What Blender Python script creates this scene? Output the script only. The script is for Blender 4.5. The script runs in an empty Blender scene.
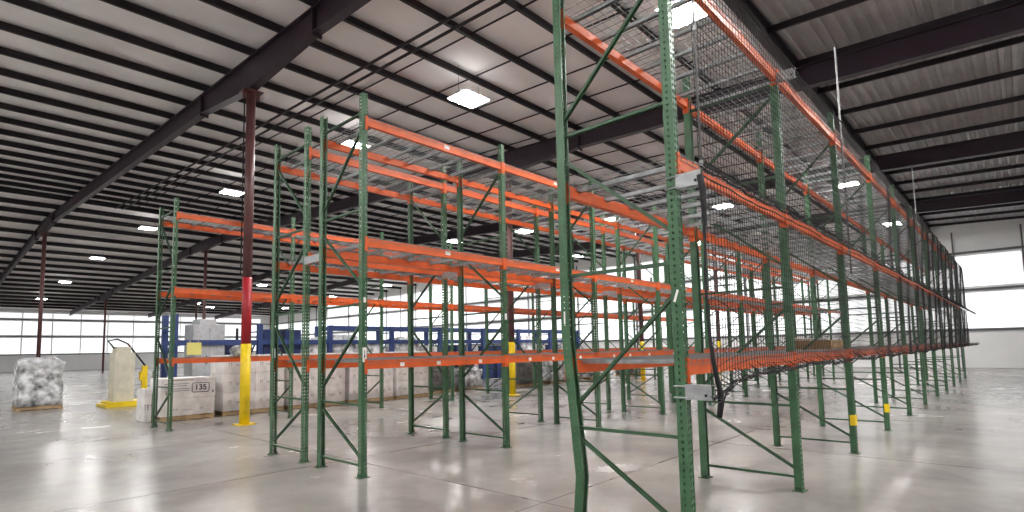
import bpy, bmesh, math, random
from mathutils import Vector, Matrix
random.seed(7)
S = bpy.context.scene
COL = S.collection
PI = math.pi

# ------------------------------------------------------------------ materials
def mat(name, col, rough=.5, metal=0., noise=0., scale=8., spec=.5, bump=0., dirt=None, dirt_amt=0.):
    m = bpy.data.materials.new(name); m.use_nodes = True
    nt = m.node_tree; b = nt.nodes['Principled BSDF']
    b.inputs['Roughness'].default_value = rough; b.inputs['Metallic'].default_value = metal
    b.inputs['Specular IOR Level'].default_value = spec
    b.inputs['Base Color'].default_value = (*col, 1)
    if noise or bump or dirt_amt:
        tc = nt.nodes.new('ShaderNodeTexCoord'); n = nt.nodes.new('ShaderNodeTexNoise')
        n.inputs['Scale'].default_value = scale; n.inputs['Detail'].default_value = 5
        nt.links.new(tc.outputs['Object'], n.inputs['Vector'])
        r = nt.nodes.new('ShaderNodeValToRGB')
        d = dirt if dirt else tuple(c * (1 - noise) for c in col)
        l = tuple(min(1, c * (1 + noise * .6)) for c in col)
        r.color_ramp.elements[0].color = (*d, 1); r.color_ramp.elements[0].position = .3
        r.color_ramp.elements[1].color = (*l, 1); r.color_ramp.elements[1].position = .65
        nt.links.new(n.outputs['Fac'], r.inputs['Fac']); nt.links.new(r.outputs['Color'], b.inputs['Base Color'])
        if bump:
            bp = nt.nodes.new('ShaderNodeBump'); bp.inputs['Strength'].default_value = bump; bp.inputs['Distance'].default_value = .02
            nt.links.new(n.outputs['Fac'], bp.inputs['Height']); nt.links.new(bp.outputs['Normal'], b.inputs['Normal'])
    return m
def emit(name, col, strength):
    m = bpy.data.materials.new(name); m.use_nodes = True
    b = m.node_tree.nodes['Principled BSDF']
    b.inputs['Base Color'].default_value = (*col, 1)
    b.inputs['Emission Color'].default_value = (*col, 1); b.inputs['Emission Strength'].default_value = strength
    return m
M = dict(
    green=mat('rack green paint', (.044, .122, .056), .42, 0, .25, 6),
    green_shaded=mat('rack green shaded copy', (.032, .085, .040), .45, 0, .25, 6),  # darker copy of the rack green, backlit shade put into the colour
    orange=mat('beam orange paint', (.66, .110, .022), .44, 0, .16, 5, spec=.35),
    galv=mat('galvanised steel', (.36, .37, .38), .45, .5, .22, 14),
    wire=mat('galvanised wire', (.22, .225, .23), .5, .4),
    steel=mat('dark roof steel paint', (.010, .005, .009), .65, 0, .2, 3),
    rafter=mat('rafter primer paint', (.022, .009, .018), .5, 0, .2, 2),
    maroon=mat('maroon column paint', (.105, .040, .040), .4, 0, .2, 4),
    red=mat('red column paint', (.36, .012, .022), .4, 0, .12, 5),
    yellow=mat('yellow column paint', (.86, .62, .010), .42, 0, .12, 5),
    insul=mat('white vinyl roof insulation', (.80, .77, .76), .7, 0, .12, .6, bump=.15),
    ribbed=mat('bare ribbed roof deck', (.30, .285, .285), .55, .1, .15, 1.2),
    wall=mat('white wall panel', (.80, .80, .80), .6, 0, .05, .7),
    girt=mat('grey wall girt', (.10, .10, .11), .5),
    net=mat('black net twine', (.012, .012, .014), .8),
    post=mat('zinc net post', (.17, .17, .17), .55, .1, .15, 9),
    wood=mat('pallet wood', (.42, .29, .16), .8, 0, .35, 5),
    carton=mat('white carton board', (.80, .77, .75), .55, 0, .18, 4, bump=.06),
    kraft=mat('brown cardboard', (.44, .28, .13), .8, 0, .15, 6),
    wrap=mat('grey stretch film', (.55, .56, .58), .25, 0, .85, 4, bump=.8),
    wrapd=mat('dark stretch film', (.13, .125, .12), .3, 0, .6, 5, bump=.7),
    white=mat('white label stock', (.82, .82, .80), .6),
    ink=mat('black print', (.03, .03, .04), .6),
    greyink=mat('grey print', (.22, .21, .21), .7),
    blue=mat('blue rack paint', (.022, .048, .17), .45, 0, .2, 5),
    navy=mat('navy plastic', (.012, .030, .12), .45, 0, .3, 6),
    black=mat('black plastic', (.015, .015, .017), .5),
    cream=mat('cream machine paint', (.60, .57, .46), .5, 0, .12, 5),
    silver=mat('silver machine panel', (.46, .48, .50), .4, .3, .15, 8),
    lamp=emit('lamp panel', (1, .985, .96), 300.),
    fill_glow=emit('added ceiling fill glow', (1, .985, .96), 6.),  # glow added on top of each lamp to brighten the ceiling
    pane=emit('daylight pane', (.97, .985, 1.), .92),
    housing=mat('white lamp housing', (.7, .7, .7), .5),
)
def floor_mat():
    m = bpy.data.materials.new('polished concrete'); m.use_nodes = True
    nt = m.node_tree; b = nt.nodes['Principled BSDF']
    tc = nt.nodes.new('ShaderNodeTexCoord')
    n1 = nt.nodes.new('ShaderNodeTexNoise'); n1.inputs['Scale'].default_value = .35; n1.inputs['Detail'].default_value = 8; n1.inputs['Roughness'].default_value = .65
    r1 = nt.nodes.new('ShaderNodeValToRGB')
    r1.color_ramp.elements[0].position = .3; r1.color_ramp.elements[0].color = (.16, .15, .14, 1)
    r1.color_ramp.elements[1].position = .72; r1.color_ramp.elements[1].color = (.38, .36, .34, 1)
    br = nt.nodes.new('ShaderNodeTexBrick'); br.offset = 0
    br.inputs['Scale'].default_value = 1.; br.inputs['Mortar Size'].default_value = .012; br.inputs['Mortar Smooth'].default_value = .2
    br.inputs['Brick Width'].default_value = 4.57; br.inputs['Row Height'].default_value = 3.8
    br.inputs['Color1'].default_value = (1, 1, 1, 1); br.inputs['Color2'].default_value = (.95, .95, .95, 1); br.inputs['Mortar'].default_value = (.45, .44, .42, 1)
    mx = nt.nodes.new('ShaderNodeMix'); mx.data_type = 'RGBA'; mx.blend_type = 'MULTIPLY'; mx.inputs[0].default_value = 1
    rr = nt.nodes.new('ShaderNodeMapRange'); rr.inputs['To Min'].default_value = .16; rr.inputs['To Max'].default_value = .34
    for a in (n1, br): nt.links.new(tc.outputs['Object'], a.inputs['Vector'])
    nt.links.new(n1.outputs['Fac'], r1.inputs['Fac']); nt.links.new(n1.outputs['Fac'], rr.inputs['Value'])
    nt.links.new(r1.outputs['Color'], mx.inputs[6]); nt.links.new(br.outputs['Color'], mx.inputs[7])
    nt.links.new(mx.outputs[2], b.inputs['Base Color']); nt.links.new(rr.outputs['Result'], b.inputs['Roughness'])
    return m
M['floor'] = floor_mat()

# ------------------------------------------------------------------ mesh builder
class MB:
    def __init__(self): self.v = []; self.f = []
    def box(self, a, b):
        x0, y0, z0 = a; x1, y1, z1 = b; o = len(self.v)
        self.v += [(x0,y0,z0),(x1,y0,z0),(x1,y1,z0),(x0,y1,z0),(x0,y0,z1),(x1,y0,z1),(x1,y1,z1),(x0,y1,z1)]
        self.f += [tuple(o+i for i in q) for q in ((0,3,2,1),(4,5,6,7),(0,1,5,4),(1,2,6,5),(2,3,7,6),(3,0,4,7))]
        return self
    def bar(self, p, q, w, h, up=(0,0,1), cap=True):
        p = Vector(p); q = Vector(q); d = (q-p).normalized(); u = Vector(up)
        if abs(d.dot(u)) > .99: u = Vector((1,0,0))
        s = d.cross(u).normalized(); t = s.cross(d)
        o = len(self.v)
        for c in (p, q):
            for a, b in ((-1,-1),(1,-1),(1,1),(-1,1)): self.v.append(tuple(c + s*(a*w/2) + t*(b*h/2)))
        self.f += [tuple(o+i for i in k) for k in ((0,1,5,4),(1,2,6,5),(2,3,7,6),(3,0,4,7))]
        if cap: self.f += [(o+3,o+2,o+1,o), (o+4,o+5,o+6,o+7)]
        return self
    def path(self, pts, r, n=3, cap=True):
        o = len(self.v); pts = [Vector(p) for p in pts]
        for i, p in enumerate(pts):
            d = (pts[min(i+1, len(pts)-1)] - pts[max(i-1, 0)]).normalized()
            u = Vector((0,0,1)) if abs(d.z) < .9 else Vector((1,0,0))
            s = d.cross(u).normalized(); t = s.cross(d)
            rr = r[i] if isinstance(r, (list, tuple)) else r
            for k in range(n):
                a = 2*PI*k/n; self.v.append(tuple(p + s*(rr*math.cos(a)) + t*(rr*math.sin(a))))
        for i in range(len(pts)-1):
            for k in range(n):
                a = o+i*n+k; b = o+i*n+(k+1) % n
                self.f.append((a, b, b+n, a+n))
        if cap:
            self.f.append(tuple(o+k for k in range(n))[::-1]); self.f.append(tuple(o+(len(pts)-1)*n+k for k in range(n)))
        return self
    def prism(self, prof, x0, x1):                      # profile in (y, z), extruded along x
        o = len(self.v); n = len(prof)
        for x in (x0, x1):
            for y, z in prof: self.v.append((x, y, z))
        for i in range(n):
            j = (i+1) % n; self.f.append((o+i, o+j, o+n+j, o+n+i))
        self.f.append(tuple(o+i for i in range(n))[::-1]); self.f.append(tuple(o+n+i for i in range(n)))
        return self
    def mesh(self, name, m, smooth=False):
        me = bpy.data.meshes.new(name); me.from_pydata(self.v, [], self.f); me.update()
        bm = bmesh.new(); bm.from_mesh(me); bmesh.ops.recalc_face_normals(bm, faces=bm.faces); bm.to_mesh(me); bm.free()
        me.materials.append(M[m] if isinstance(m, str) else m)
        if smooth:
            for p in me.polygons: p.use_smooth = True
        return me
def put(name, mesh, parent=None, loc=(0,0,0), rotz=0., rot=None):
    o = bpy.data.objects.new(name, mesh); COL.objects.link(o)
    o.location = loc; o.rotation_euler = rot if rot else (0, 0, rotz)
    if parent: o.parent = parent
    return o
def thing(name, label, cat, loc=(0,0,0), rotz=0., group=None, mesh=None):
    o = bpy.data.objects.new(name, mesh); COL.objects.link(o); o.location = loc; o.rotation_euler = (0,0,rotz)
    o['label'] = label; o['category'] = cat; o['kind'] = 'thing'
    if group: o['group'] = group
    return o
def struct(name, mesh, loc=(0,0,0), rotz=0., parent=None):
    o = put(name, mesh, parent, loc, rotz)
    if not parent: o['kind'] = 'structure'
    return o

# ------------------------------------------------------------------ dimensions (u = x along the rows, v = y away from the netted aisle)
H = 5.11
ORD = ['first','second','third','fourth','fifth','sixth','seventh','eighth','ninth','tenth','eleventh','twelfth','thirteenth']
RIDGE = 43.9
def roofz(v): return 8.78 + .045*(min(v, RIDGE) - 13.35) - .045*max(0., v-RIDGE)
U0, U1, V0, V1 = -9., 42., -7., 95.

# ------------------------------------------------------------------ rack parts
def hole_grid(mb, w0, w1, rows, z0, z1, pitch, pt, hw, hh):
    """perforated sheet: columns of keyhole openings; pt(s, z) -> 3D"""
    nz = int((z1-z0)/pitch); cw = (w1-w0)/rows
    for r in range(rows):
        for k in range(nz):
            cx = w0+cw*(r+.5); a = z0+k*pitch + (pitch/2 if False else 0); b = a+pitch if k < nz-1 else z1
            cz = a+pitch/2
            L, R = w0+cw*r, w0+cw*(r+1)
            out = [(L,a),(cx,a),(R,a),(R,cz),(R,b),(cx,b),(L,b),(L,cz)]
            inn = [(cx-hw*.45,cz-hh*.8),(cx,cz-hh),(cx+hw*.45,cz-hh*.8),(cx+hw,cz+hh*.25),(cx+hw*.8,cz+hh*.85),(cx,cz+hh),(cx-hw*.8,cz+hh*.85),(cx-hw,cz+hh*.25)]
            o = len(mb.v)
            mb.v += [pt(*p) for p in out] + [pt(*p) for p in inn]
            for i in range(8):
                j = (i+1) % 8; mb.f.append((o+i, o+j, o+8+j, o+8+i))
def column_mesh(height, bend=None, side=.011):
    mb = MB(); h = .04; P = .0508
    hole_grid(mb, -h, h, 2, .0, height, P, lambda s, z: (s, -h, z), .0105, .0165)
    hole_grid(mb, -h, h, 1, .0, height, P, lambda s, z: (-h, s, z), side, side)
    hole_grid(mb, -h, h, 1, .0, height, P, lambda s, z: (h, s, z), side, side)
    n = 60
    for sx in (-1, 1):                                     # returned lips at the open back
        for k in range(n):
            a, b = height*k/n, height*(k+1)/n; o = len(mb.v)
            mb.v += [(sx*h, h, a), (sx*(h-.018), h, a), (sx*(h-.018), h, b), (sx*h, h, b)]; mb.f.append((o, o+1, o+2, o+3))
    if bend: mb.v = [(x, y+bend(z), z) for x, y, z in mb.v]
    me = bpy.data.meshes.new('post'); me.from_pydata(mb.v, [], mb.f); me.materials.append(M['green']); return me
def dent(z):                                            # fork-truck damage near the foot of one post
    if z > 1.72: return 0.
    if z > .5: return .092*(1.72-z)
    return .11-.05*(.5-z)/.5
col_full = column_mesh(H); col_rear = column_mesh(H, None, .004); col_short = column_mesh(4.74); col_bent = column_mesh(H, dent, .004)
foot = MB().box((-.075,-.06,0),(.075,.06,.01)).box((-.055,-.035,.01),(-.043,.035,.05)).path([(.06,.0,.0),(.06,.0,.03)], .012, 6).mesh('foot', 'green_shaded')
brace_cache = {}
def brace(p, q):                                         # (y, z) pairs in the frame's plane
    k = (p, q)
    if k not in brace_cache:
        mb = MB(); a = Vector((0, p[0], p[1])); b = Vector((0, q[0], q[1])); d = (b-a).normalized(); n = Vector((0, -d.z, d.y))
        # open C-shaped strut: web and two flanges
        mb.bar(a, b, .036, .004, up=n)
        for s in (-1, 1):
            off = Vector((s*.017, 0, 0)) - n*.012
            mb.bar(a+off, b+off, .004, .024, up=n)
        brace_cache[k] = mb.mesh('strut', 'green_shaded')
    return brace_cache[k]
def frame(u, v, d, label, group, mirror=False, front=col_full, rear=None):
    rear = rear or col_rear
    t = thing('rack_upright_frame', label, 'rack frame', (u, v, 0), 0, group)
    put('post', front, t, (0,0,0)); put('post', rear, t, (0,d,0), PI)
    put('foot_plate', foot, t, (0,0,0)); put('foot_plate', foot, t, (0, d - (.04 if rear is col_bent else 0), 0), PI)
    f = lambda y: (d-y) if mirror else y
    e = .02
    for z in (4.86 if front is col_full else 4.62, 3.53, 2.25, .93, .16):
        q = d-e - (dent(z) if rear is col_bent else 0)
        put('horizontal_brace', brace((round(e,3), z), (round(q,3), z)), t)
    for (ya, za, yb, zb) in ((0,4.66 if front is col_full else 4.5,1,3.68),(1,3.28,0,2.47),(0,2.02,1,1.12),(1,.82,0,.22)):
        A = [e, za] if ya == 0 else [d-e, za]; B = [e, zb] if yb == 0 else [d-e, zb]
        if mirror: A[0] = d-A[0]; B[0] = d-B[0]
        if rear is col_bent:
            for X in (A, B):
                if X[0] > d/2: X[0] -= dent(X[1])
        put('diagonal_brace', brace((round(A[0],3), A[1]), (round(B[0],3), B[1])), t)
    return t
BH = .116
beam_cache = {}
def beam_mesh(L):
    k = round(L, 3)
    if k not in beam_cache:
        prof = [(-.036,0),(-.036,BH),(-.008,BH),(-.008,BH-.040),(.022,BH-.040),(.022,0)]
        beam_cache[k] = MB().prism([(y, z-BH/2) for y, z in prof], -L/2, L/2).mesh('bar', 'orange')
    return beam_cache[k]
conn = MB()
conn.box((-.034,-.047,-.12),(.004,-.0405,.075)).box((.002,-.047,-.12),(.0065,.03,.075))
for z in (-.09, -.03, .045): conn.path([(-.017,-.047,z),(-.017,-.052,z)], .008, 8)
conn = conn.mesh('end_connector', 'orange')
conn_r = MB()
conn_r.box((-.004,-.047,-.12),(.034,-.0405,.075)).box((-.0065,-.047,-.12),(-.002,.03,.075))
for z in (-.09, -.03, .045): conn_r.path([(.017,-.047,z),(.017,-.052,z)], .008, 8)
conn_r = conn_r.mesh('end_connector', 'orange')
tag_mesh = MB().box((-.035,-.0385,-.026),(.035,-.0362,.026)).mesh('tag', 'white')
tag_small = MB().box((-.05,-.0385,-.028),(.05,-.0362,.028)).mesh('tag', 'white')
def crossbeam(u, v, z, L, label, group, back=False, tags=0):
    t = thing('rack_crossbeam', label, 'rack beam', (u+L/2, v, z), PI if back else 0, group)
    l = L-.084
    put('bar', beam_mesh(l), t)
    put('end_connector', conn, t, (-l/2-.006,0,0)); put('end_connector', conn_r, t, (l/2+.006,0,0))
    if tags == 1: o = put('paper_tag', tag_small, t, (.1,0,.01)); o['label'] = 'white paper tag'
    if tags == 3:
        for x in (-.75, -.1, .75):
            o = put('paper_tag', tag_mesh, t, (x,0,-.012)); o['label'] = 'white paper tag'
    return t
deck_cache = {}
def deck_meshes(w, d):
    k = (round(w,3), round(d,3))
    if k not in deck_cache:
        mb = MB(); r = .0044
        nx = int(w/.1); ny = int(d/.078); f = .043               # over the front edge of both beams
        for i in range(nx+1):
            x = -w/2+.02+(w-.04)*i/nx
            mb.bar((x,-f,0),(x,d+f,0), r, r, cap=False)
            mb.bar((x,-f,0),(x,-f,-.042), r, r); mb.bar((x,d+f,0),(x,d+f,-.042), r, r)
        for j in range(ny+1):
            y = d*j/ny; mb.bar((-w/2,y,.005),(w/2,y,.005), r, r, cap=False)
        for y in (-f, d+f): mb.bar((-w/2,y,-.04),(w/2,y,-.04), r, r)
        for y in (-f, d+f): mb.bar((-w/2,y,0),(w/2,y,0), r, r)
        mesh = mb.mesh('wire_mesh', 'wire')
        ch = MB()
        y0, y1 = -.004, d+.004
        ch.box((-.022,y0,-.006),(.022,y1,-.003)).box((-.022,y0,-.040),(-.019,y1,-.003)).box((.019,y0,-.040),(.022,y1,-.003)).box((-.022,y0-.033,-.006),(.022,y0,-.003)).box((-.022,y1,-.006),(.022,y1+.033,-.003))
        ch = ch.mesh('support_channel', 'galv')
        deck_cache[k] = (mesh, ch)
    return deck_cache[k]
def deck(u, v, z, w, d, label, group):
    t = thing('wire_deck', label, 'wire deck', (u, v, z), 0, group)
    me, ch = deck_meshes(w, d)
    put('wire_mesh', me, t)
    for x in (-w*.36, 0, w*.36): put('support_channel', ch, t, (x,0,0))
    return t

LEV = ['lowest level', 'middle level', 'top level']
def row(u0, v, d, L, n, zs, desc, key, mirror=False, tags_front=False, special=None):
    for i in range(n+1):
        lab = f'green upright frame, {ORD[i]} from the open end of the {desc}'
        kw = {}
        if special and i in special: kw = dict(special[i]); lab = kw.pop('label', lab)
        frame(u0+i*L, v, d, lab, f'upright frames of the {desc}', mirror, **kw)
    for i in range(n):
        for k, z in enumerate(zs):
            g = f'orange beams of the {desc}'
            near, far = ('netted side', 'inner side') if key == 'C' else ('near side', 'far side')
            tg = (3 if k == 0 else 1) if tags_front else 0
            crossbeam(u0+i*L, v, z, L, f'orange beam, {LEV[k]}, {near}, {ORD[i]} bay of the {desc}', g, False, tg)
            crossbeam(u0+i*L, v+d, z, L, f'orange beam, {LEV[k]}, {far}, {ORD[i]} bay of the {desc}', g, True, 0)
            w = (L-.1)/2
            for s, wd in ((-1, 'open-end half'), (1, 'end-wall half')):
                deck(u0+i*L+L/2+s*(w/2+.004), v, z+BH/2+.004, w-.006, d, f'grey wire deck, {LEV[k]}, {ORD[i]} bay, {desc}, {wd}', f'wire decks of the {desc}')

UC, VC, LC, DC = 3.954, 1.900, 2.7078, 1.0596
UA, VA, LA, DA, GA = 4.023, 6.3535, 2.704, 1.063, .523
UA2, LA2, DA2 = 4.042, 2.745, 1.041
UB, VB, LB, DB = 3.872, 13.617, 2.6847, 1.0776
row(UC, VC, DC, LC, 10, (1.438, 3.030, 4.705), 'netted rack', 'C', False, False,
    {0: dict(label='green upright frame with a bent lower post at the open end of the netted rack', rear=col_bent),
     1: dict(label='green upright frame with one shorter post, second from the netted rack\'s open end', front=col_short)})
row(UA, VA, DA, LA, 10, (1.439, 3.066, 4.724), 'double rack\'s front row', 'A', False, True)
row(UA2, VA+DA+GA, DA2, LA2, 10, (1.439, 3.066, 4.724), 'double rack\'s back row', 'A', True)
row(UB, VB, DB, LB, 10, (1.50, 3.0495, 4.7313), 'rack before the white cartons', 'B', True)

# row spacers that tie the two halves of the double rack
sp = MB().box((-.035,0,-.055),(.035,.006,.055)).box((-.035,GA-.086,-.055),(.035,GA-.08,.055)).box((-.035,.006,-.055),(-.031,GA-.086,.055)).box((-.031,.006,.051),(.035,GA-.086,.055)).mesh('row_spacer', 'galv')
for i in range(5):
    thing('row_spacer', f'grey metal row spacer joining the double rack at its {ORD[i]} frame pair', 'rack spacer', (UA+i*LA, VA+DA+.04, 3.0), 0, 'row spacers of the double rack', sp)

# small warning and location labels stuck on posts
def arrow_label(name, u, v, z, w, h, label, arrow=True):
    t = thing(name, label, 'label', (u, v, z), 0, None)
    put('paper', MB().box((-w/2,-.002,-h/2),(w/2,0,h/2)).mesh('paper', 'white'), t)
    if arrow:
        a = MB()
        o = len(a.v); a.v += [(-w*.22,-.0028,-h*.05),(w*.22,-.0028,-h*.05),(0,-.0028,-h*.3)]; a.f.append((o,o+1,o+2))
        a.box((-w*.08,-.0028,-h*.05),(w*.08,-.0022,h*.3)); put('printed_arrow', a.mesh('printed_arrow', 'ink'), t)
arrow_label('post_label', UA, VA-.0405, 1.57, .06, .19, 'white label with an arrow on the double rack\'s end post at beam height')
arrow_label('post_label', UA, VA-.0405, 2.29, .035, .07, 'small white sticker on the double rack\'s end post above the arrow label', False)
arrow_label('post_label', UA+LA, VA-.0405, 2.15, .05, .10, 'white sticker on the second post of the double rack', False)
arrow_label('post_label', UA, VA+DA+DA2+GA-.012, 1.62, .05, .16, 'white sticker on the rear end post of the double rack', False)
def side_label(u, v, z, w, h, label, tilt=0.):
    t = thing('post_label', label, 'label', (u-.0405, v, z), -PI/2, None)
    put('paper', MB().bar((-w/2*0-math.sin(tilt)*h/2,-.001,-h/2),(math.sin(tilt)*h/2,-.001,h/2), w, .002, up=(0,1,0)).mesh('paper', 'white'), t)
side_label(UC, VC, 1.98, .018, .09, 'thin tilted white sticker on the tall post beside the net', .35)
side_label(UC, VC+DC, 1.87, .016, .11, 'thin white strip on the bent post above its bend')
# yellow guards clipped to two posts of the netted rack
yg = MB().box((-.06,-.052,0),(.06,-.0405,.15)).box((.0405,-.052,0),(.052,.04,.15)).box((-.052,-.052,0),(-.0405,.02,.15)).mesh('post_guard', 'yellow')
thing('post_guard', 'yellow clip-on guard on the third post of the netted rack', 'post guard', (UC+2*LC, VC, .40), 0, 'yellow post guards', yg)
thing('post_guard', 'yellow clip-on guard on the fourth post of the netted rack', 'post guard', (UC+3*LC, VC, .33), 0, 'yellow post guards', yg)

# ------------------------------------------------------------------ safety netting on the aisle side
VN = 1.66
NU0, NU1 = UC-.06, UC+10*LC
def wob(u, z): return .012*math.sin(u*2.1+z*1.3)+.008*math.sin(u*5.3-z*2.2)
def net(label, z0, z1, bottom=None, cell=.06):
    t = thing('safety_net', label, 'safety net', (NU0, VN, 0), 0, 'black safety nets')
    zb = (lambda u: z0) if bottom is None else bottom
    mb = MB(); n = int((NU1-NU0)/cell); r = .0028
    for i in range(n+1):
        u = NU0+cell*i; b = zb(u); k = max(6, int((z1-b)/.25))
        mb.path([(u-NU0+.01*math.sin(3*b+j*.6+i*.11), wob(u, b+(z1-b)*j/k), b+(z1-b)*j/k) for j in range(k+1)], r, 3, False)
    m = int((z1-z0)/cell)
    for j in range(m+1):
        f = j/m
        mb.path([(cell*4*i, wob(NU0+cell*4*i, zb(NU0+cell*4*i)+(z1-zb(NU0+cell*4*i))*f), zb(NU0+cell*4*i)+(z1-zb(NU0+cell*4*i))*f + .006*math.sin(i*1.3+j)) for i in range(n//4+1)], r, 3, False)
    put('netting', mb.mesh('netting', 'net'), t)
    rp = MB()
    rp.path([(.12*i, wob(NU0+.12*i, z1)-.01, z1-.012*abs(math.sin(i*.7))) for i in range(int((NU1-NU0)/.12)+1)], .006, 5)
    rp.path([(.12*i, wob(NU0+.12*i, z0)-.012+.008*math.sin(i*1.7), zb(NU0+.12*i)-.015*abs(math.sin(i*.9))) for i in range(int((NU1-NU0)/.12)+1)], .009, 5)
    put('border_rope', rp.mesh('border_rope', 'net'), t)
    g = MB(); rnd = random.Random(int(z0*100))             # slack netting bunched along the lower edge
    for i in range(int((NU1-NU0)/.045)):
        u = .055*i+rnd.uniform(-.02,.02); zz = zb(NU0+u); k = 5; hgt = rnd.uniform(.03,.13); wd = rnd.uniform(.02,.09)
        g.path([(u+wd*math.sin(PI*1.6*q/k), -.012-.04*math.sin(PI*q/k)+wob(NU0+u,zz), zz-.03+hgt*q/k) for q in range(k+1)], .0036, 3, False)
    put('gathered_edge', g.mesh('gathered_edge', 'net'), t)
    return t
net('black safety net covering the netted rack between its middle and top beams', 2.92, 4.69)
nl = net('black safety net hanging below the middle beam of the netted rack', 1.30, 2.86, lambda u: 1.385-.17*math.exp(-(u-NU0)*2.4)+.012*math.sin(u*3.1)*(1 if u > 5 else 0))
er = MB()
er.path([(.0,0,2.86),(.015,-.01,2.75),(.03,-.005,2.6),(.03,.0,2.35),(.0,.0,2.1),(-.02,-.01,1.85),(.02,-.01,1.6),(.05,-.02,1.42),(.09,-.03,1.28),(.1,-.03,1.18),(.08,-.02,1.08)],
        [.024,.026,.02,.010,.008,.008,.014,.018,.02,.024,.020], 7)
er.path([(.1,-.03,1.16),(.2,-.02,1.22),(.34,-.01,1.30),(.5,0,1.33)], [.012,.008,.006,.005], 6)
put('end_rope', er.mesh('end_rope', 'net', True), nl)
for (u, v, z0, z1, lab) in ((NU0+.02, VN-.005, 2.8, 6.1, 'grey net post at the open end of the netted rack'),
                            (UC+2*LC-.03, VC-.125, 2.6, 6.1, 'grey net post beside the third frame of the netted rack'),
                            (UC+5*LC-.03, VC-.125, 2.6, 6.1, 'grey net post beside the sixth frame of the netted rack')):
    t = thing('net_post', lab, 'net post', (u, v, 0), 0, 'net posts')
    put('tube', MB().path([(0,0,z0),(0,0,z1)], .0095, 10).mesh('tube', 'post', True), t)
    b = MB()
    for z in [x for x in (2.95, 4.0, 5.0) if z0 < x]: b.path([(0,0,z-.02),(0,0,z+.02)], .016, 10)
    put('clamp', b.mesh('clamp', 'galv'), t)
    if z0 < 2.7: put('companion_tube', MB().path([(.05,.0,z0),(.05,.0,z1)], .008, 8).mesh('companion_tube', 'post', True), t)
def standoff(u, z, lab):
    t = thing('net_bracket', lab, 'bracket', (u, VC, z), 0, 'net stand-off brackets')
    put('arm', MB().box((-.05,VN-VC,-.055),(-.044,-.041,.055)).box((-.044,VN-VC,.049),(.0,-.041,.055)).box((-.044,VN-VC,-.055),(.0,-.041,-.049)).mesh('arm', 'galv'), t)
    for dz in (-.042, .042):
        ub = MB().path([(-.05,-.06,dz),(-.05,.047,dz),(.047,.047,dz),(.047,-.047,dz),(-.05,-.047,dz)], .006, 6)
        put('u_bolt', ub.mesh('u_bolt', 'galv'), t)
    put('bolt_head', MB().path([(-.05,-.2,-.02),(-.058,-.2,-.02)], .011, 6).mesh('bolt_head', 'steel'), t)
standoff(UC, 2.85, 'grey bracket holding the net off the tall end post, upper one')
standoff(UC+LC, 4.66, 'grey bracket holding the net at the top of the shorter post')
standoff(UC, 1.26, 'grey bracket holding the net off the tall end post, lower one')

# open cardboard tray on the lowest deck of the netted rack
t = thing('cardboard_tray', 'open brown cardboard tray with raised flap on the lowest netted rack deck', 'box', (10.5, VC+.62, 1.509), 0)
b = MB(); a, c, hh, e = .62, .30, .14, .008
b.box((-a,-c,0),(a,c,e)).box((-a,-c,e),(a,-c+e,hh)).box((-a,c-e,e),(a,c,hh)).box((a-e,-c+e,e),(a,c-e,hh)).box((-a,-c+e,e),(-a+e,c-e,hh))
put('tray', b.mesh('tray', 'kraft'), t)
f = put('flap', MB().bar((-a,0,hh),(-a-.36,0,hh+.03), .58, .006).mesh('flap', 'carton'), t); f['label'] = 'pale inside of the raised flap'
put('flap', MB().bar((-a+.02,c,hh),(-a+.02,c+.1,hh+.05), .1, .006).bar((0,c,hh),(0,c+.10,hh+.05), 1.2, .006).mesh('flap', 'kraft'), t)

# ------------------------------------------------------------------ building
struct('floor', MB().box((U0,V0,-.2),(U1,V1,0)).mesh('floor', 'floor'))
# insulated roof underside
def roof_sheet(v0, v1, m, name):
    vs = [v0] + [x for x in (RIDGE,) if v0 < x < v1] + [v1]; mb = MB()
    for a, b in zip(vs, vs[1:]):
        o = len(mb.v); mb.v += [(U0,a,roofz(a)+.26),(U1,a,roofz(a)+.26),(U1,b,roofz(b)+.26),(U0,b,roofz(b)+.26),(U0,a,roofz(a)+.5),(U1,a,roofz(a)+.5),(U1,b,roofz(b)+.5),(U0,b,roofz(b)+.5)]
        mb.f += [tuple(o+i for i in q) for q in ((0,3,2,1),(4,5,6,7),(0,1,5,4),(1,2,6,5),(2,3,7,6),(3,0,4,7))]
    return struct(name, mb.mesh(name, m))
VS = 3.9
roof_sheet(VS, V1, 'insul', 'ceiling')
mb = MB(); p = .24; n = int((VS-V0)/p); prof = []
for i in range(n):
    v = VS-p*(i+1)
    for dv, dz in ((0,0),(.08,0),(.105,.06),(.215,.06)): prof.append((v+dv, dz))
prof.sort()
o = len(mb.v)
for x in (U0, U1):
    for v, dz in prof: mb.v.append((x, v, roofz(v)+.24+dz))
N = len(prof)
for i in range(N-1): mb.f.append((o+i, o+i+1, o+N+i+1, o+N+i))
struct('ceiling_ribbed', mb.mesh('ceiling_ribbed', 'ribbed'))
# joists under the ribbed roof, running across the rows
for i in range(25):
    u = U0+1.0+i*2.05
    struct('ceiling_joist', MB().bar((u,V0,roofz(V0)+.16),(u,VS,roofz(VS)+.16), .06, .14).mesh('ceiling_joist', 'steel'))
struct('ceiling_girder', MB().box((U0,3.55,roofz(3.6)-.14),(U1,3.75,roofz(3.6)-.11)).box((U0,3.63,roofz(3.6)-.11),(U1,3.67,roofz(3.6)+.22)).box((U0,3.55,roofz(3.6)+.20),(U1,3.75,roofz(3.6)+.235)).mesh('ceiling_girder', 'steel'))
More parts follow.
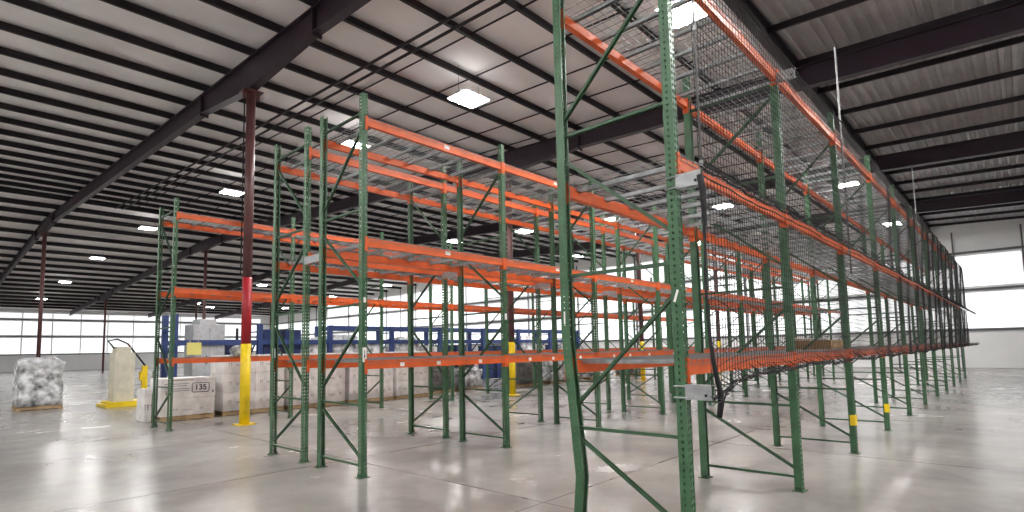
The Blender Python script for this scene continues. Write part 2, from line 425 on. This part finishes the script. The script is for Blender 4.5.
# purlins along the rows: Z-sections
k = 0; v = 5.625
while v < V1-1:
    z = roofz(v)
    b = .045 if v < 36 else -.03                          # deeper members at twice the spacing past the first bays
    struct('ceiling_purlin', MB().box((U0,v-.004,z+b),(U1,v+.004,z+.25)).box((U0,v-.08,z+b),(U1,v,z+b+.008)).box((U0,v,z+.235),(U1,v+.08,z+.25)).box((U0,v-.08,z+b),(U1,v-.074,z+b+.02)).mesh('ceiling_purlin', 'steel'))
    v += 1.525 if v < 36 else 3.05
# sag rods across the purlins
for i in range(23):
    u = 8.25+1.5*i
    mb = MB().path([(u,5.4,roofz(5.4)+.16),(u,36,roofz(36)+.16)], .022, 5)
    struct('ceiling_tie_rod', mb.mesh('ceiling_tie_rod', 'steel'))
# rafters along the column grid: I-sections with a haunch at every column
GU = [5.33+9.18*i for i in range(-1, 4)]
GV = [13.35, 43.9, 74.4]
def rafter(u, v0, v1):
    def depth(v):
        d = min(abs(v-g) for g in GV)
        return .56 + .26*max(0., 1-d/3.2)
    st = sorted({v0, v1, RIDGE} | {g+s for g in GV for s in (-3.2, -1.5, 0, 1.5, 3.2) if v0 < g+s < v1})
    mb = MB()
    for a, b in zip(st, st[1:]):
        for w, top, th in ((.10, 0, .03), (.10, None, .03), (.012, 0, None)):
            o = len(mb.v)
            for vv in (a, b):
                zt = roofz(vv)+.04; zb = zt-depth(vv)
                hi, lo = (zt, zb) if th is None else ((zt, zt-th) if top == 0 else (zb+th, zb))
                mb.v += [(u-w,vv,lo),(u+w,vv,lo),(u+w,vv,hi),(u-w,vv,hi)]
            mb.f += [tuple(o+i for i in q) for q in ((0,1,5,4),(1,2,6,5),(2,3,7,6),(3,0,4,7),(3,2,1,0),(4,5,6,7))]
    for g in GV:                                         # splice plates beside the columns
        for s in (-3.2, 3.2):
            vv = g+s
            if v0 < vv < v1: mb.box((u-.11,vv-.015,roofz(vv)-.60),(u+.11,vv+.015,roofz(vv)-.01))
    struct('ceiling_rafter', mb.mesh('ceiling_rafter', 'rafter'))
for u in GU: rafter(u, V0+.05, V1-.3)
# building columns
def build_col(u, v, painted, red=False):
    top = roofz(v)-.82; r = .105
    t = struct('pillar', MB().path([(0,0,0 if not painted else (3.42 if red else 1.86)),(0,0,top-.02)], r, 20).mesh('pillar', 'maroon', True), (u, v, 0))
    put('cap_plate', MB().box((-.22,-.2,top-.02),(.22,.2,top)).bar((-.2,0,top-.1),(.2,0,top-.1), .02, .16).mesh('cap_plate', 'maroon'), t)
    if painted:
        o = put('yellow_band', MB().path([(0,0,.0),(0,0,1.86)], .112, 20).mesh('yellow_band', 'yellow', True), t); o['label'] = 'yellow painted lower length'
        if red: o = put('red_band', MB().path([(0,0,1.86),(0,0,3.42)], r+.004, 20).mesh('red_band', 'red', True), t); o['label'] = 'red painted middle length'
        put('base_plate', MB().box((-.2,-.2,0),(.2,.2,.02)).mesh('base_plate', 'yellow'), t)
        put('pipe_riser', MB().path([(-.13,.06,3.5),(-.13,.06,top-.12)], .016, 8).path([(-.13,.06,5.9),(-.1,.05,5.9)], .03, 8).mesh('pipe_riser', 'steel'), t)
for u in GU[1:]:
    for v in GV: build_col(u, v, v < 20, v < 20 and u < 6)
# twin conduits under the purlins
for u in (7.28, 7.60):
    struct('ceiling_conduit', MB().path([(u,4.5,roofz(4.5)-.06),(u,36,roofz(36)-.06)], .035, 8).mesh('ceiling_conduit', 'steel'))

# walls with girts and translucent daylight panels
def wallbox(name, a, b): return struct(name, MB().box(a, b).mesh(name, 'wall'))
RT = roofz(RIDGE)+.5
wallbox('wall_end', (U1,V0,-.2),(U1+.2,V1,RT)); wallbox('wall_start', (U0-.2,V0,-.2),(U0,V1,RT))
wallbox('wall_far', (U0,V1,-.2),(U1,V1+.2,RT)); wallbox('wall_near', (U0,V0-.2,-.2),(U1,V0,roofz(V0)+.3))
wn = 0
zb = ((2.3, 4.35), (4.75, 6.55), (6.95, 8.75))
pan_e = [MB().box((-.02,-1.45,a),(0,1.45,b)).mesh('window', 'pane') for a, b in zb]
gut = [MB().box((-.09,-1.5,z-.05),(0,1.5,z+.05)).mesh('girt', 'girt') for z in (0,)][0]
v = V0+2.0
while v < V1-2:
    for k, me in enumerate(pan_e):
        if zb[k][1] > roofz(v-1.5)-.0: continue
        wn += 1; w = struct(f'window_{wn}', me, (U1-.001, v, 0))
    v += 3.05
pan_f = [MB().box((-1.45,-.02,a),(1.45,0,b)).mesh('window', 'pane') for a, b in (zb[0], zb[1], (6.95, 7.6))]
u = U0+2
while u < U1-1.5:
    for me in pan_f:
        wn += 1; struct(f'window_{wn}', me, (u, V1-.001, 0))
    u += 3.05
tn = 0
for z in (2.2, 4.55, 6.75):
    tn += 1; top_ok = V0 if z < 7 else 15.
    struct(f'trim_{tn}', MB().box((U1-.14,top_ok,z-.06),(U1-.025,V1,z+.06)).mesh('trim', 'girt'))
    tn += 1; struct(f'trim_{tn}', MB().box((U0,V1-.14,z-.06),(U1-.15,V1-.025,z+.06)).mesh('trim', 'girt'))
v = V0+3.52
while v < V1:
    if v < 60:
        for dv in (3.05, 6.1): tn += 1; struct(f'trim_{tn}', MB().box((U1-.2,v+dv-.04,0),(U1-.145,v+dv+.04,roofz(v))).mesh('trim', 'girt'))
    tn += 1; struct(f'trim_{tn}', MB().box((U1-.24,v-.05,0),(U1-.145,v+.05,roofz(v))).mesh('trim', 'girt')); v += 9.15

# ------------------------------------------------------------------ lamps
hs = MB().box((-.42,-.38,.02),(.42,.38,.05)).box((-.4,-.10,.05),(.4,.10,.13)).mesh('housing', 'housing')
ul = MB().box((-.4,-.33,.05),(.4,-.13,.056)).box((-.4,.13,.05),(.4,.33,.056)).mesh('fill_glow_strip', 'fill_glow')
lp = MB().box((-.40,-.15,0),(.40,.15,.02)).mesh('light_panel', 'lamp')
def lamp(u, v, lab):
    z = roofz(v)-.55
    t = thing('ceiling_lamp', lab, 'ceiling lamp', (u, v, z), 0, 'high bay ceiling lamps')
    put('housing', hs, t); put('light_panel', lp, t, (0,-.185,0)); put('light_panel', lp, t, (0,.185,0)); put('fill_glow_strip', ul, t)
    top = roofz(v)+.25-z
    put('hanger', MB().path([(-.36,0,.1),(-.36,0,top)], .006, 5).path([(.36,0,.1),(.36,0,top)], .006, 5).mesh('hanger', 'steel'), t)
LP = {0: [(9.53, 10.11), (9.52, 15.66), (9.37, 25.31), (9.49, 38.63), (9.5, 52.), (9.5, 65.), (9.5, 78.), (9.5, 4.2), (9.5, -1.)],
      1: [(24.77, 4.62), (25.6, 9.83), (24.6, 15.5), (24.54, 21.41), (24.39, 27.42), (24.6, 39.), (25.1, 59.0), (24.1, 75.9), (26.9, 79.3)],
      2: [(35.1, 4.6), (34.97, 15.27), (35.16, 25.2), (36.7, 53.0), (40.0, 49.3), (36, 64), (36, 77)],
      3: [(-3.5, 3.5), (-3.5, 10.), (-3.5, 18.5), (-3.5, 29.), (-3.5, 42.), (-3.5, 58.), (2.2, -2.5), (17, -1.5)]}  # last group: unseen fill lamps added around the camera for light
LN = {0: 'lamps near the rack ends', 1: 'lamps midway along the racks', 2: 'lamps near the end wall', 3: 'added fill lamps before the racks'}
for k, L in LP.items():
    for i, (u, v) in enumerate(sorted(L, key=lambda p: p[1])):
        lamp(u, v, f'bright twin-panel ceiling lamp, {ORD[i]} from the netted aisle, {LN[k]}')

# ------------------------------------------------------------------ pallets and white cartons behind the far rack
def pallet_mesh(L, D):
    mb = MB()
    for y in (-D/2+.05, 0, D/2-.05): mb.box((-L/2,y-.04,.02),(L/2,y+.04,.105))
    n = 7
    for i in range(n):
        x = -L/2+.05+(L-.1)*i/(n-1); mb.box((x-.05,-D/2,.105),(x+.05,D/2,.125))
    for x in (-L/2+.05, 0, L/2-.05): mb.box((x-.05,-D/2,0),(x+.05,D/2,.02))
    return mb.mesh('pallet', 'wood')
def carton_mesh(w, d, h):
    mb = MB().box((-w/2,-d/2,0),(w/2,d/2,h))
    me = mb.mesh('carton', 'carton')
    bm = bmesh.new(); bm.from_mesh(me); bmesh.ops.bevel(bm, geom=bm.edges[:], offset=.012, segments=2, affect='EDGES'); bm.to_mesh(me); bm.free()
    return me
def arrows(w, d, h):
    mb = MB()
    for x in (-w*.3, w*.3):
        for dx in (-.025, .025):
            mb.box((x+dx-.005,-d/2-.004,h*.40),(x+dx+.005,-d/2-.001,h*.53))
            o = len(mb.v); mb.v += [(x+dx-.015,-d/2-.004,h*.52),(x+dx+.015,-d/2-.004,h*.52),(x+dx,-d/2-.004,h*.60)]; mb.f.append((o,o+1,o+2))
    mb.box((-w*.12,-d/2-.004,h*.4),(w*.12,-d/2-.001,h*.42)); mb.box((-w*.12,-d/2-.004,h*.47),(w*.08,-d/2-.001,h*.49))
    return mb.mesh('printed_marks', 'greyink')
VL = 15.55
spans = [(5.66, 7.30), (7.42, 9.24), (9.38, 11.02), (11.14, 12.52)]
LAY = ['bottom', 'middle', 'top']
for i, (a, b) in enumerate(spans):
    L = b-a; c = (a+b)/2
    thing('wooden_pallet', f'wooden pallet under the {ORD[i+1]} white carton load from the open end', 'pallet', (c, VL+.5, 0), 0, 'pallets of the carton row', pallet_mesh(L, 1.0))
    w = L/2-.006; d = .98; h = .49
    cm, am = carton_mesh(w, d, h), arrows(w, d, h)
    for k in range(3):
        for s in (-1, 1):
            side = 'toward the open end' if s < 0 else 'toward the end wall'
            o = thing('white_carton', f'white carton, {LAY[k]} layer of the {ORD[i+1]} load, {side}', 'carton', (c+s*L/4, VL+.5, .126+k*(h+.006)), 0, 'white cartons in the carton row', cm)
            put('printed_marks', am, o)
# end load with the numbered carton
thing('wooden_pallet', 'wooden pallet under the load with the numbered carton', 'pallet', (4.83, VL+.46, 0), 0, 'pallets of the carton row', pallet_mesh(1.22, 1.0))
o = thing('white_carton', 'white carton under the numbered carton at the end of the carton row', 'carton', (4.83, VL+.46, .126), 0, 'white cartons in the carton row', carton_mesh(1.22, .96, .42))
put('printed_marks', arrows(1.0, .96, .3), o)
o = thing('white_carton', 'white carton printed 135 in a rounded black frame, at the carton row\'s end', 'carton', (4.83, VL+.46, .552), 0, 'white cartons in the carton row', carton_mesh(1.24, .96, .50))
def text_mesh(s, size, m):
    cu = bpy.data.curves.new('t', 'FONT'); cu.body = s; cu.size = size; cu.align_x = 'CENTER'; cu.align_y = 'CENTER'; cu.extrude = .001; cu.offset = size*.022
    ob = bpy.data.objects.new('t', cu); COL.objects.link(ob)
    bpy.context.view_layer.update()
    me = bpy.data.meshes.new_from_object(ob.evaluated_get(bpy.context.evaluated_depsgraph_get()))
    bpy.data.objects.remove(ob); bpy.data.curves.remove(cu); me.materials.clear(); me.materials.append(M[m]); return me
put('printed_number', text_mesh('135', .19, 'ink'), o, (.27,-.4825,.25), rot=(PI/2,0,0))
fr = MB(); W, Hh, rc = .20, .115, .04; pts = []
for cx, cz, a0 in ((W-rc,Hh-rc,0),(-W+rc,Hh-rc,90),(-W+rc,-Hh+rc,180),(W-rc,-Hh+rc,270)):
    for k in range(6):
        a = math.radians(a0+18*k); pts.append((.27+cx+rc*math.cos(a), -.482, .25+cz+rc*math.sin(a)))
pts.append(pts[0])
put('printed_frame', fr.path(pts, .009, 5).mesh('printed_frame', 'ink'), o)
ln = MB()
for z, a, b in ((.36,-.55,.0),(.31,-.55,-.04),(.24,-.55,.0),(.19,-.55,.0),(.45,-.4,.1)): ln.box((a,-.484,z-.008),(b,-.4805,z+.008))
for x in (-.5, .56): ln.box((x-.02,-.484,.1),(x+.02,-.4805,.17))
put('printed_lines', ln.mesh('printed_lines', 'greyink'), o)
o = thing('white_carton', 'narrow white carton standing on end beside the numbered carton load', 'carton', (4.06, VL+.75, 0), 0, 'white cartons in the carton row', carton_mesh(.15, .7, .80))
put('printed_marks', arrows(.13, .7, .75), o)

def lumpy(w, d, h, seed, m, amp=.05):
    bm = bmesh.new(); bmesh.ops.create_cube(bm, size=1)
    for vtx in bm.verts: vtx.co = Vector((vtx.co.x*w, vtx.co.y*d, (vtx.co.z+.5)*h))
    bmesh.ops.subdivide_edges(bm, edges=bm.edges[:], cuts=5, use_grid_fill=True)
    rnd = random.Random(seed)
    for vtx in bm.verts:
        f = 1 if vtx.co.z > .02 else 0
        vtx.co += Vector((rnd.uniform(-amp,amp), rnd.uniform(-amp,amp), rnd.uniform(-amp,amp)*f))
        if vtx.co.z > h*.9 and (abs(vtx.co.x) > w*.4 or abs(vtx.co.y) > d*.4): vtx.co.z -= amp*1.5
    me = bpy.data.meshes.new('load'); bm.to_mesh(me); bm.free(); me.materials.append(M[m])
    for p in me.polygons: p.use_smooth = True
    return me
# mixed pallets further along the aisle
def wrapped(u, v, w, d, h, m, label, seed, extra=None, plabel=None):
    thing('wooden_pallet', plabel or ('wooden pallet under the ' + label.split(' on ')[0]), 'pallet', (u, v, 0), 0, 'pallets along the far aisle', pallet_mesh(w+.05, d))
    t = thing('wrapped_load', label, 'wrapped goods', (u, v, .126), 0, 'wrapped loads along the far aisle', lumpy(w, d, h, seed, m))
    return t
wrapped(14.0, 16.9, 1.0, .95, 1.15, 'wrapd', 'dark film-wrapped load beside the white carton row', 3)
wrapped(15.5, 17.0, 1.25, .95, .75, 'wrap', 'low silvery film-wrapped load between two darker loads', 4)
o = thing('black_crate', 'black crate lying on the low silvery wrapped load', 'crate', (15.35, 16.95, .93), .2)
put('body', MB().box((-.4,-.28,0),(.4,.28,.035)).box((-.4,-.28,.035),(.4,-.25,.32)).box((-.4,.25,.035),(.4,.28,.32)).box((-.4,-.25,.035),(-.37,.25,.32)).box((.37,-.25,.035),(.4,.25,.32)).mesh('body', 'black'), o)
put('rim', MB().box((-.43,-.31,.32),(.43,-.24,.35)).box((-.43,.24,.32),(.43,.31,.35)).box((-.43,-.24,.32),(-.36,.24,.35)).box((.36,-.24,.32),(.43,.24,.35)).mesh('rim', 'black'), o)
wrapped(18.2, 16.2, 1.5, 1.0, 1.05, 'wrapd', 'dark grey slumped wrapped load behind the far yellow column', 5)
wrapped(20.6, 16.4, 1.3, 1.0, 1.1, 'wrap', 'silvery wrapped load just past the slumped dark load', 6)
wrapped(23.9, 16.4, 1.5, 1.0, .95, 'wrap', 'silvery wrapped load standing fifth in the far aisle', 8)
wrapped(27.6, 16.4, 1.5, 1.0, 1.2, 'wrapd', 'dark wrapped load near the end of the far aisle', 9)

# grey cloth bundle on the far rack's lowest beam by the red and yellow column
t = thing('cloth_bundle', 'small grey and black cloth bundle on the deck behind the yellow column', 'cloth bundle', (5.35, VB+.18, 1.567), 0)
put('cloth', lumpy(.30, .24, .24, 11, 'wrap', .03), t); put('strap', MB().path([(.16,-.1,.0),(.17,-.15,.10),(.15,-.1,.22)], .035, 6).mesh('strap', 'black'), t)

# ------------------------------------------------------------------ blue storage row behind
VBL = 22.0
bu = [6.33, 9.3, 12.3, 15.5, 18.45, 21.55, 24.5, 27.5, 30.5]
for i, u in enumerate(bu):
    t = thing('blue_upright_frame', f'blue upright frame, {ORD[i]} in the blue racks beyond the cartons', 'rack frame', (u, VBL, 0), 0, 'blue upright frames')
    hh = 3.1 if i == 0 else 2.8
    pm = MB().box((-.09,-.09,0),(.09,.09,hh)).box((-.13,-.13,0),(.13,.13,.02)).mesh('post', 'blue')
    put('post', pm, t); put('post', pm, t, (0,1.1,0))
    put('horizontal_brace', MB().bar((0,0,2.5),(0,1.1,2.5), .05, .05).bar((0,0,.4),(0,1.1,.4), .05, .05).mesh('horizontal_brace', 'blue'), t)
    put('diagonal_brace', MB().bar((0,0,2.4),(0,1.1,1.4), .05, .05).bar((0,1.1,1.4),(0,0,.5), .05, .05).mesh('diagonal_brace', 'blue'), t)
for i in range(8):
    a, b = bu[i]+.095, bu[i+1]-.095
    for z, nm in ((2.08, 'lower'), (2.7, 'upper')):
        if i < 2 and z > 2.5: continue
        for y, sd in ((0, 'front'), (1.1, 'rear')):
            mb = MB().box((a,y-.035,z-.09),(b,y+.035,z+.09))
            if sd == 'front':
                for x in (a, b-.03): mb.box((x,y-.045,z-.13),(x+.03,y-.035,z+.13))
            thing('blue_crossbar', f'blue {nm} {sd} crossbar, {ORD[i]} bay of the blue racks', 'rack beam', (0, VBL, 0), 0, 'blue crossbars', mb.mesh('blue_crossbar', 'blue'))
def tote_mesh():
    mb = MB(); a, c, hh, e = .34, .26, .34, .02
    mb.box((-a,-c,0),(a,c,e)).box((-a,-c,e),(a,-c+e,hh)).box((-a,c-e,e),(a,c,hh)).box((-a,-c+e,e),(-a+e,c-e,hh)).box((a-e,-c+e,e),(a,c-e,hh))
    return mb.mesh('blue_tote', 'navy')
tm = tote_mesh(); tl = MB().box((-.37,-.29,.34),(.37,.29,.37)).box((-.1,-.31,.2),(.1,-.26,.24)).mesh('lid', 'navy')
def totes(u, v, n, lab):
    for k in range(n):
        o = thing('blue_tote', f'dark blue lidded tote, {ORD[k]} from the floor, {lab}', 'tote', (u, v, k*.371), 0, 'stacked blue totes', tm)
        put('lid', tl, o)
totes(9.9, VBL+.45, 7, 'stack beside the second blue frame'); totes(10.75, VBL+.45, 7, 'stack further from the second blue frame')
totes(19.2, VBL+.45, 5, 'stack past the fifth blue frame'); totes(20.1, VBL+.45, 5, 'stack before the sixth blue frame')
totes(22.2, VBL+.45, 5, 'stack past the sixth blue frame'); totes(23.2, VBL+.45, 5, 'stack before the seventh blue frame')
totes(28.2, VBL+.45, 5, 'stack before the last blue frame')
# silver machine cabinet, film-wrapped stacks
t = thing('machine_cabinet', 'tall silver machine cabinet in the first bay of the blue racks', 'machine', (7.5, VBL+.56, 0))
put('body', MB().box((-.55,-.45,0),(.55,.45,2.75)).box((-.3,-.4,2.75),(.25,.4,2.95)).mesh('body', 'silver'), t)
for x in (-.27, .27):
    dd = put('door', MB().box((x-.25,-.47,.1),(x+.25,-.45,2.6)).mesh('door', 'silver'), t)
    put('handle', MB().box((x-.2 if x > 0 else x+.17,-.5,1.3),(x-.17 if x > 0 else x+.2,-.47,1.6)).mesh('handle', 'black'), dd)
t = thing('conveyor_head', 'dark navy machine head with a short mast before the silver cabinet', 'machine', (8.6, VBL+.56, 0))
put('base', MB().box((-.36,-.35,0),(.36,.35,1.7)).box((-.42,-.40,0),(.42,.40,.1)).mesh('base', 'navy'), t); put('head', MB().prism([(-.4,1.7),(.4,1.7),(.4,2.15),(-.15,2.2),(-.4,1.95)], -.48, .48).mesh('head', 'navy'), t)
put('mast', MB().path([(.1,.1,2.1),(.1,.1,2.65)], .05, 10).mesh('mast', 'black'), t)
t = thing('yellow_sign', 'pale yellow notice panel on the lower front blue crossbar', 'sign', (6.95, VBL-.06, 1.86))
put('panel', MB().box((-.24,-.015,-.22),(.24,0,.22)).mesh('panel', mat('pale yellow board', (.72, .66, .20), .5)), t); put('hook', MB().box((-.15,-.01,.22),(-.12,.015,.33)).box((.12,-.01,.22),(.15,.015,.33)).mesh('hook', 'galv'), t)
for i, (u, w, h, m) in enumerate(((11.65, .8, 2.3, 'wrap'), (13.1, 1.3, 2.4, 'wrap'), (14.6, .8, 2.1, 'wrap'), (16.6, 1.4, 2.3, 'wrap'), (17.8, .7, 1.9, 'wrap'), (25.5, 1.4, 2.4, 'wrap'), (26.6, .7, 1.9, 'wrap'), (29.4, 1.2, 2.3, 'wrap'))):
    thing('wrapped_load', f'tall grey film-wrapped stack, {ORD[i]} along the blue racks', 'wrapped goods', (u, VBL+.55, 0), 0, 'tall wrapped stacks in the blue racks', lumpy(w, .85, h, 20+i, m, .03))

# stretch wrapping machine by the carton row
t = thing('wrapping_machine', 'cream upright machine with a yellow mast and yellow base beyond the cartons', 'machine', (5.35, 22.3, 0))
put('base', MB().box((-.9,-.6,.0),(.6,.6,.16)).box((-1.0,-.7,0),(-.9,.7,.08)).mesh('base', 'yellow'), t)
put('cabinet', MB().box((-.75,-.42,.16),(-.2,.42,1.75)).box((-.7,-.3,1.75),(-.3,.3,1.95)).mesh('cabinet', 'cream'), t)
put('mast', MB().box((.1,-.07,.16),(.26,.07,1.3)).box((.04,-.12,.8),(.1,.12,1.1)).mesh('mast', 'yellow'), t)
put('cable_arm', MB().path([(-.75,-.2,1.9),(-.95,-.3,2.15),(-.7,-.35,2.2),(-.4,-.3,2.05),(.18,-.04,1.31)], .03, 7).mesh('cable_arm', 'black'), t)
put('film_roll', MB().path([(.5,-.1,.6),(.5,-.1,1.1)], .11, 14).mesh('film_roll', 'wrap'), t)
wrapped(2.9, 23.5, 1.1, 1.0, 1.5, 'wrap', 'lone silvery wrapped load before the wrapping machine', 31)

# ------------------------------------------------------------------ world, camera, colour
w = bpy.data.worlds.new('world'); S.world = w; w.use_nodes = True
w.node_tree.nodes['Background'].inputs['Color'].default_value = (.8, .9, 1, 1); w.node_tree.nodes['Background'].inputs['Strength'].default_value = .3

yaw, pitch, roll, F, CY = .7419, .0857, -.0203, 552.64, 302.0
cam = bpy.data.cameras.new('camera'); co = bpy.data.objects.new('camera', cam); COL.objects.link(co)
Fv = Vector((math.cos(yaw)*math.cos(pitch), math.sin(yaw)*math.cos(pitch), math.sin(pitch)))
R0 = Vector((math.sin(yaw), -math.cos(yaw), 0)); Uv0 = R0.cross(Fv)
R = R0*math.cos(roll)+Uv0*math.sin(roll); Uv = -R0*math.sin(roll)+Uv0*math.cos(roll)
m3 = Matrix((R, Uv, -Fv)).transposed(); co.matrix_world = Matrix.Translation((0, 0, 1.6)) @ m3.to_4x4()
cam.sensor_fit = 'HORIZONTAL'; cam.sensor_width = 36; cam.lens = F/1024*36; cam.shift_y = (CY-256)/1024
cam.clip_start = .05; cam.clip_end = 400
S.camera = co
S.view_settings.view_transform = 'Standard'; S.view_settings.look = 'None'; S.view_settings.gamma = 1; S.view_settings.use_curve_mapping = False
S.view_settings.exposure = 0.
S.cycles.max_bounces = 6; S.cycles.diffuse_bounces = 4; S.cycles.glossy_bounces = 3
S.cycles.use_denoising = True
